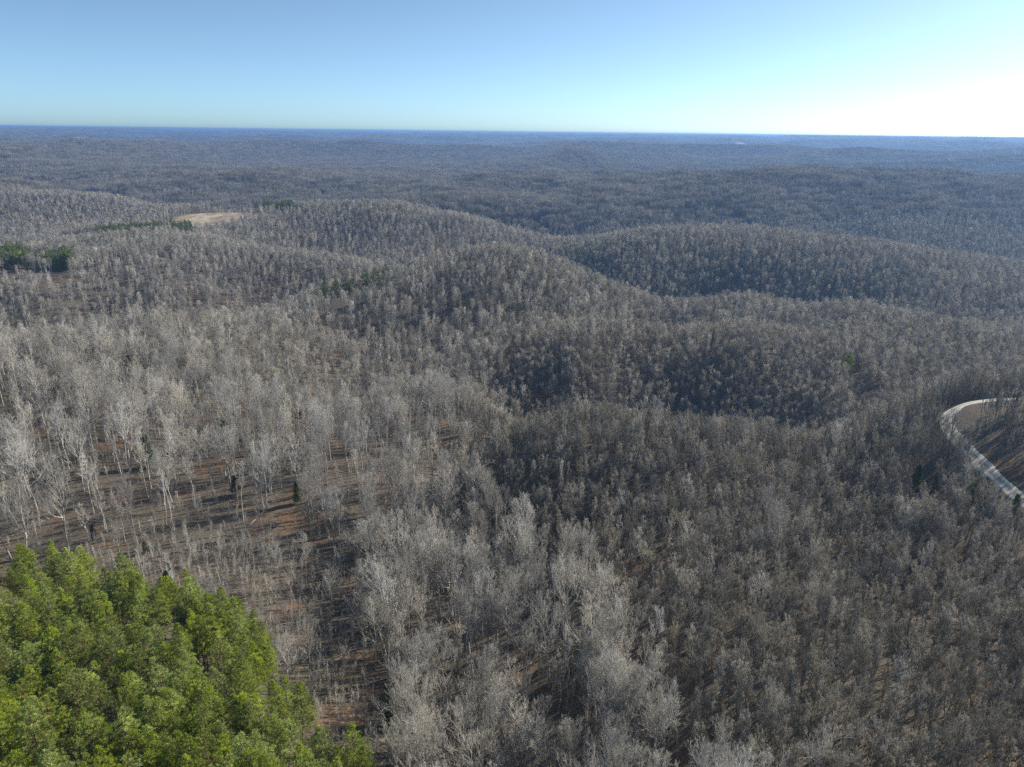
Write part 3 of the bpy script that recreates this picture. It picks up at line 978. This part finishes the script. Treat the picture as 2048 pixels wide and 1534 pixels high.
NOUN = {'big': 'bare pale tree', 'young': 'young brown tree', 'sap': 'leafless sapling', 'pine': 'green pine'}
GROUP = {'big': 'tall bare hardwoods', 'young': 'young trees of the brown thicket', 'sap': 'bare saplings', 'pine': 'pines of the near stand'}
stuff_pts = {}
LABELS = []
for key, kind, hgt in (('big', BIG, 22), ('young', YOUNG, 14), ('sap', SAPL, 8), ('pine', PINE, 18)):
    arr = np.concatenate(trees[key])
    m, _ = choose(arr, hgt, 288)
    nv = len(kind.meshes)
    for r in arr[m]:
        v = int(r[5] * nv) % nv
        lo, hi = np.quantile(arr[m, 4], (.33, .67)); size = 'big' if r[4] > hi else 'small' if r[4] < lo else 'mid-sized'
        wh = where(key, r[6], r[7])
        tl = rng.normal(0, .035, 2)
        wd = r[4] * rng.uniform(.88, 1.15)
        o = place(kind, v, (r[0], r[1], r[2] - .05), r[3], (wd, wd, r[4]), '', GROUP[key] + ' ' + wh, tilt=(tl[0], tl[1]))
        LABELS.append((o, r[6], size, LOOK[key][v], NOUN[key], wh))
    stuff_pts[key] = arr[~m]

ORD = ['leftmost', 'second from left', 'third from left', 'fourth from left', 'fifth from left', 'sixth from left', 'seventh from left', 'eighth from left', 'ninth from left', 'tenth from left', 'eleventh from left', 'twelfth from left', 'thirteenth from left', 'fourteenth from left']
byl = {}
for t_ in LABELS:
    o, px_, size, look, noun, wh = t_
    lab = f"{size} {look} {noun} {wh}"
    byl.setdefault(lab, []).append((px_, o))
for lab, lst in byl.items():
    lst.sort(key=lambda t: t[0])
    for i, (_, o) in enumerate(lst):
        if len(lst) == 1:
            pre = ''
        elif i == len(lst) - 1:
            pre = 'rightmost '
        elif len(lst) == 3 and i == 1:
            pre = 'middle '
        else:
            pre = ORD[min(i, 13)] + ' '
        o['label'] = ' '.join((pre + lab).split()[:16])

# ------------------------------------------------------------------ scattered evergreens and odd trees
for kd, v, px_, py_, Y, s, lab in EV:
    gx, gy, gz = at(px_, py_, Y)
    if kd is DPINE:
        gz = height(gx, gy)[0]
    else:
        # slide along the sight line until the base meets the ground
        for it in range(30):
            d = ray(px_, py_ + 6)
            h = height(d[0] * Y, Y)[0] - (CAM_Z + d[2] * Y)
            Y = max(60, Y + max(-12, min(12, -h / (abs(d[2]) + .15) * .8)))
        gx, gy = d[0] * Y, Y; gz = height(gx, gy)[0]
    s *= 1.12
    w_ = s * (1.2 if kd is DPINE else 1.1)
    place(kd, v, (gx, gy, gz - .05), rng.uniform(0, 6), (w_, w_, s), lab)

# pine groves on the left hills: each tree its own object
grove_rows = []
for (xa, xb), (ya, yb), (Ya, Yb), n, wh in GROVES:
    for k in range(n):
        Y = rng.uniform(Ya, Yb); px_ = xa + (xb - xa) * rng.random()
        gx = ray(px_, 470)[0] * Y; gz = height(gx, Y)[0]
        if vnoise(np.array([gx / 17]), np.array([Y / 30]), 93)[0] < .3:
            continue
        grove_rows.append((gx, Y, gz - .05, rng.uniform(0, 6), rng.uniform(.85, 1.3), rng.random(), px_, 0))
GROVE_ROWS = np.array(grove_rows)

gx, gy = on_ground(138, 1100, 190)
place(BIG, 5, (gx, gy, height(gx, gy)[0] - .1), 1.0, (1.15, 1.15, 1.12), 'very large forked pale tree rising above the top of the pine stand')

# ------------------------------------------------------------------ rust-leaved young beeches
RB = []
for i, (px_, py_, Y, s) in enumerate([(1600, 1330, 118, .8), (1560, 1345, 116, .6), (1905, 1300, 124, .7), (1725, 1505, 92, .8), (700, 875, 268, 1.0), (815, 868, 275, .9), (975, 1090, 185, .7), (560, 560, 700, 1.4), (1465, 600, 520, 1.0)]):
    RB.append((px_, py_, Y, s))
rust_c = []
tr, li, Cc, Dd = cedar_geo(81, 5.5, 1.7)
BEECH = Kind('beech_sapling', [(woody('beech_trunk', tr + li, [], [BARK], 4), tuft_mesh('beech_crown', Cc, Dd, 5, .22, .06, 5, RUST))])
RL = ['upper rusty-leaved beech sapling in the right thicket', 'smaller rusty-leaved sapling left of another in the thicket', 'rusty-leaved sapling near the right edge in the thicket',
      'rusty-leaved sapling at the bottom right of the photo', 'rusty-leaved sapling on the brown slope left of the middle', 'bright rusty sapling beside a dark trunk near the middle',
      'dull rusty sapling at the edge of the gully head', 'rusty tree far off on the left hollow slope', 'rusty tree in the far hollow behind the right hill']
for (px_, py_, Y, s), lab in zip(RB, RL):
    d = ray(px_, py_)
    gx = d[0] * Y; gz = height(gx, Y)[0]
    place(BEECH, 0, (gx, Y, gz), rng.uniform(0, 6), (s, s, s), lab)

# ------------------------------------------------------------------ fallen logs and snags


def log_mesh(seed, L, r, m, stubs=4):
    g = np.random.default_rng(seed)
    pts = [np.array([t * L, g.normal(0, .012 * L), r * .7]) for t in np.linspace(0, 1, 8)]
    segs = [(*pts[i], *pts[i + 1], r * (1 - .09 * i), r * (1 - .09 * (i + 1))) for i in range(7)]
    for k in range(stubs):
        p = pts[int(g.integers(3, 8))]; d = norm(np.array([1, g.normal(0, .9), abs(g.normal(0, .5))]))
        segs.append((*p, *(p + d * L * .13), r * .35, r * .1))
    return woody('fallen_log', segs, [], [m], 7)


LOGM = [log_mesh(1, 9, .17, LOG), log_mesh(2, 12, .20, LOG), log_mesh(3, 6, .14, LOG, 2)]
DARKLOG = log_mesh(9, 10, .38, DLOG, 3)
LOGS = [(225, 1062, 35, 1, 'long pale fallen log on the slope just above the pine stand'),
        (20, 1018, 20, 0, 'pale fallen log on the slope at the left edge of the photo'),
        (72, 985, 50, 2, 'short pale log among trunks near the left edge'),
        (345, 1105, 5, 1, 'pale fallen log beside the small yellow-green pine'),
        (440, 1072, 10, 0, 'thin pale log lying at the top of the sapling ground'),
        (410, 1094, -12, 1, 'second pale log lying at the top of the sapling ground'),
        (155, 1040, -8, 0, 'grey log half in shadow above the stand'),
        (255, 975, 35, 2, 'short bright log between trunks above the stand'),
        (320, 1120, -25, 0, 'log below the small yellow-green pine'),
        (500, 1050, 80, 2, 'pale log pointing downhill at the head of the saplings'),
        (210, 1098, 45, 2, 'short pale log crossing the dark rotten log'),
        (690, 990, 55, 0, 'pale log at the foot of the leaf-strewn slope'),
        (560, 1250, 15, 0, 'grey log lying among the saplings beside the pines'),
        (1890, 985, 70, 2, 'white snapped log under the road bank')]
for px_, py_, a, v, lab in LOGS:
    Y = 200.0; d = ray(px_, py_)
    for it in range(40):
        h = height(d[0] * Y, Y)[0] - (CAM_Z + d[2] * Y); Y += max(-15, min(15, -h / (abs(d[2]) + .1) * .8)); Y = max(60, Y)
    gz = height(d[0] * Y, Y)[0]
    o = part('fallen_log', LOGM[v]); o.location = (d[0] * Y, Y, gz); o.rotation_euler = (0, 0, R(a)); o['label'] = lab; o['category'] = 'log'; o['group'] = 'fallen logs'
d = ray(186, 1050); Y = 195.0
for it in range(40):
    h = height(d[0] * Y, Y)[0] - (CAM_Z + d[2] * Y); Y += max(-15, min(15, -h / (abs(d[2]) + .1) * .8))
o = part('fallen_log', DARKLOG); o.location = (d[0] * Y, Y, height(d[0] * Y, Y)[0]); o.rotation_euler = (0, 0, R(-55))
o['label'] = 'thick dark rotten log beside the top corner of the pine stand'; o['category'] = 'log'
SN = woody('snag', [(0, 0, -.5, .1, 0, 4, .2, .17), (.1, 0, 4, .35, .1, 8.5, .17, .1), (.3, .05, 6.2, 1.0, .4, 7.3, .06, .02), (.2, 0, 4.9, -.5, -.3, 5.8, .05, .02)], [], [LOG], 6)
for i, (px_, py_, s, lab) in enumerate([(229, 1078, .55, 'short pale broken snag on bare ground beside the dark log'), (482, 868, 1.6, 'tall pale snag above two dark cedars'), (445, 1180, .9, 'broken grey snag among the saplings'), (56, 1072, .5, 'leaning pale stump at the top of the pine stand')]):
    d = ray(px_, py_); Y = 200.0
    for it in range(40):
        h = height(d[0] * Y, Y)[0] - (CAM_Z + d[2] * Y); Y += max(-15, min(15, -h / (abs(d[2]) + .1) * .8))
    o = part('tree_snag', SN); o.location = (d[0] * Y, Y, height(d[0] * Y, Y)[0]); o.scale = (s, s, s); o.rotation_euler = (.06, .05 * i, i * 1.7)
    o['label'] = lab; o['category'] = 'snag'

# ------------------------------------------------------------------ masses of woodland (geometry nodes on a point mesh)


def scatter(name, rows, sources, squash=1.0):
    """rows: x y z rot scale var; sources: list of lists of objects joined into one tree each, or meshes' objects"""
    me = bpy.data.meshes.new(name)
    me.vertices.add(len(rows)); me.vertices.foreach_set('co', rows[:, :3].astype(np.float32).ravel())
    for nm, colm in (('rot', 3), ('scl', 4)):
        a = me.attributes.new(nm, 'FLOAT', 'POINT'); a.data.foreach_set('value', rows[:, colm].astype(np.float32))
    a = me.attributes.new('var', 'INT', 'POINT'); a.data.foreach_set('value', (rows[:, 5] * len(sources) * .9999).astype(np.int32))
    o = part(name, me); o['kind'] = 'stuff'
    ng = bpy.data.node_groups.new(name, 'GeometryNodeTree')
    ng.interface.new_socket(name='Geometry', in_out='INPUT', socket_type='NodeSocketGeometry')
    ng.interface.new_socket(name='Geometry', in_out='OUTPUT', socket_type='NodeSocketGeometry')
    gi = ng.nodes.new('NodeGroupInput'); go = ng.nodes.new('NodeGroupOutput')
    iop = ng.nodes.new('GeometryNodeInstanceOnPoints')
    join = ng.nodes.new('GeometryNodeJoinGeometry')
    for src in reversed(sources):
        j = ng.nodes.new('GeometryNodeJoinGeometry')
        for so in reversed(src):
            oi = ng.nodes.new('GeometryNodeObjectInfo'); oi.transform_space = 'ORIGINAL'; oi.inputs['Object'].default_value = so
            ng.links.new(oi.outputs['Geometry'], j.inputs[0])
        g2 = ng.nodes.new('GeometryNodeGeometryToInstance')
        ng.links.new(j.outputs[0], g2.inputs[0]); ng.links.new(g2.outputs[0], join.inputs[0])
    ng.links.new(gi.outputs[0], iop.inputs['Points']); ng.links.new(join.outputs[0], iop.inputs['Instance'])
    iop.inputs['Pick Instance'].default_value = True

    def attr(nm, t):
        n = ng.nodes.new('GeometryNodeInputNamedAttribute'); n.data_type = t; n.inputs['Name'].default_value = nm
        return n.outputs['Attribute']
    ng.links.new(attr('var', 'INT'), iop.inputs['Instance Index'])
    cx = ng.nodes.new('ShaderNodeCombineXYZ'); ng.links.new(attr('rot', 'FLOAT'), cx.inputs['Z'])
    ng.links.new(cx.outputs[0], iop.inputs['Rotation'])
    cs = ng.nodes.new('ShaderNodeCombineXYZ')
    s_ = attr('scl', 'FLOAT'); ng.links.new(s_, cs.inputs['X']); ng.links.new(s_, cs.inputs['Y'])
    mm = ng.nodes.new('ShaderNodeMath'); mm.operation = 'MULTIPLY'; mm.inputs[1].default_value = squash
    ng.links.new(s_, mm.inputs[0]); ng.links.new(mm.outputs[0], cs.inputs['Z'])
    ng.links.new(cs.outputs[0], iop.inputs['Scale'])
    ng.links.new(iop.outputs[0], go.inputs[0])
    md = o.modifiers.new('scatter', 'NODES'); md.node_group = ng
    return o


def srcs(kind):
    return [list(kind.first[v]) for v in sorted(kind.first)]


print('counts', {k: (len(v)) for k, v in stuff_pts.items()}, [len(trees[k][0]) for k in ('midb', 'midy')])
scatter('woodland', stuff_pts['big'], srcs(BIG))
scatter('brown_thicket', stuff_pts['young'], srcs(YOUNG))
if len(stuff_pts['sap']):
    scatter('sapling_undergrowth', stuff_pts['sap'], srcs(SAPL))
if len(stuff_pts['pine']):
    scatter('pine_woodland', stuff_pts['pine'], srcs(PINE))


scatter('distant_pine_grove', GROVE_ROWS, srcs(DPINE))


def seed_row(kind, key, lab):
    """one real tree per lighter variant, standing among the others, which the scatter copies"""
    arr = trees[key][0]
    k = np.argsort(np.abs(arr[:, 6] - 1500) + np.abs(arr[:, 1] - 420))[:len(kind.meshes)]
    for v, i in enumerate(k):
        r = arr[i]
        place(kind, v, (r[0], r[1], r[2]), r[3], (r[4],) * 3, lab[v])
    trees[key][0] = np.delete(arr, k, 0)


MID.name = 'bare_hardwood_tree'; MIDY.name = 'young_hardwood_tree'
seed_row(MID, 'midb', ['pale bare tree on the crest of the second right hill, widest of four', 'tall narrow pale tree on the crest of the second right hill',
                       'short round pale tree on the crest of the second right hill', 'slender high-crowned pale tree on the crest of the second right hill'])
seed_row(MIDY, 'midy', ['slim brown tree on the crest of the second right hill', 'bushy brown tree on the crest of the second right hill', 'thin upright brown tree on the crest of the second right hill'])
scatter('hillside_woodland', trees['midb'][0], srcs(MID))
scatter('hillside_thicket', trees['midy'][0], srcs(MIDY))

x, y = grid_pts(1250, 4600, 21)
f = field_mask(x, y); k = f < .25
rows = np.stack([x, y, height(x, y), rng.uniform(0, 6.28, len(x)), rng.uniform(.92, 1.12, len(x)), rng.random(len(x))], 1)[k]
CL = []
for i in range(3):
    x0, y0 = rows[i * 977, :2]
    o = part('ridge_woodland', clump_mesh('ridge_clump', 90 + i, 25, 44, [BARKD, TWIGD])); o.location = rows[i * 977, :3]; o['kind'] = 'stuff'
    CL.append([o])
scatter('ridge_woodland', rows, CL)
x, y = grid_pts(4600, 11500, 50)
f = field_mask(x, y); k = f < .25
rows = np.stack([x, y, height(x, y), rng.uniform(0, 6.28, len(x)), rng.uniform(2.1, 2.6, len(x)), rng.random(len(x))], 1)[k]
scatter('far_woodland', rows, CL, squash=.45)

# ------------------------------------------------------------------ distant farmsteads and mast


def box(x0, x1, y0, y1, z0, z1):
    return [(x0, y0, z0), (x1, y0, z0), (x1, y1, z0), (x0, y1, z0), (x0, y0, z1), (x1, y0, z1), (x1, y1, z1), (x0, y1, z1)], [(0, 3, 2, 1), (4, 5, 6, 7), (0, 1, 5, 4), (1, 2, 6, 5), (2, 3, 7, 6), (3, 0, 4, 7)]


for px_, Y, s, lab in [(1552, 6400, 1.6, 'white farm building on the far right-hand ridge'), (1925, 6200, 1.8, 'long white building in a clearing near the right horizon')]:
    d = ray(px_, 280); gx = d[0] * Y; gz = height(gx, Y)[0]
    h_ = empty('farm_building', (gx, Y, gz + 10), lab, 'building', None, .2, (s, s, s))
    V, Q = box(-9, 9, -5, 5, -6, 4); part('wall', mesh_from('wall', V, [Q], [WHITE]), h_)
    V = [(-9.5, -5.6, 4.01), (9.5, -5.6, 4.01), (9.5, 5.6, 4.01), (-9.5, 5.6, 4.01), (-9.5, 0, 7), (9.5, 0, 7)]
    part('roof', mesh_from('roof', V, [[(0, 1, 5, 4), (2, 3, 4, 5), (0, 3, 2, 1)], [(0, 4, 3), (1, 2, 5)]], [ROOF]), h_)
d = ray(1561, 268); Y = 9000.0; gx = d[0] * Y; gz = height(gx, Y)[0]
segs = []
for a in range(3):
    ca, sa = math.cos(a * 2.094), math.sin(a * 2.094)
    segs.append((2.5 * ca, 2.5 * sa, 0, .6 * ca, .6 * sa, 90, .3, .25))
    for j in range(12):
        t0, t1 = j / 12, (j + 1) / 12; b = (a + 1) * 2.094
        r0, r1 = 2.5 - 1.9 * t0, 2.5 - 1.9 * t1
        segs.append((r0 * ca, r0 * sa, 90 * t0, r1 * math.cos(b), r1 * math.sin(b), 90 * t1, .12, .12))
o = part('radio_mast', woody('radio_mast', segs, [], [STEEL], 4)); o.location = (gx, Y, gz); o['label'] = 'thin lattice radio mast on the far horizon right of the middle'; o['category'] = 'mast'

# ------------------------------------------------------------------ haze
hz = bpy.data.materials.new('haze'); hz.use_nodes = True
nt = hz.node_tree
nt.nodes.remove(nt.nodes['Principled BSDF'])
pv = nt.nodes.new('ShaderNodeVolumePrincipled')
pv.inputs['Color'].default_value = (0.30, 0.54, 0.97, 1)
pv.inputs['Density'].default_value = 1.2e-4
pv.inputs['Anisotropy'].default_value = 0.3
nt.links.new(pv.outputs[0], nt.nodes['Material Output'].inputs['Volume'])
V, Q = box(-62000, 62000, -61000, 62000, CAM_Z - 245, CAM_Z + 6)
o = part('haze', mesh_from('haze', V, [Q], [hz])); o['kind'] = 'stuff'
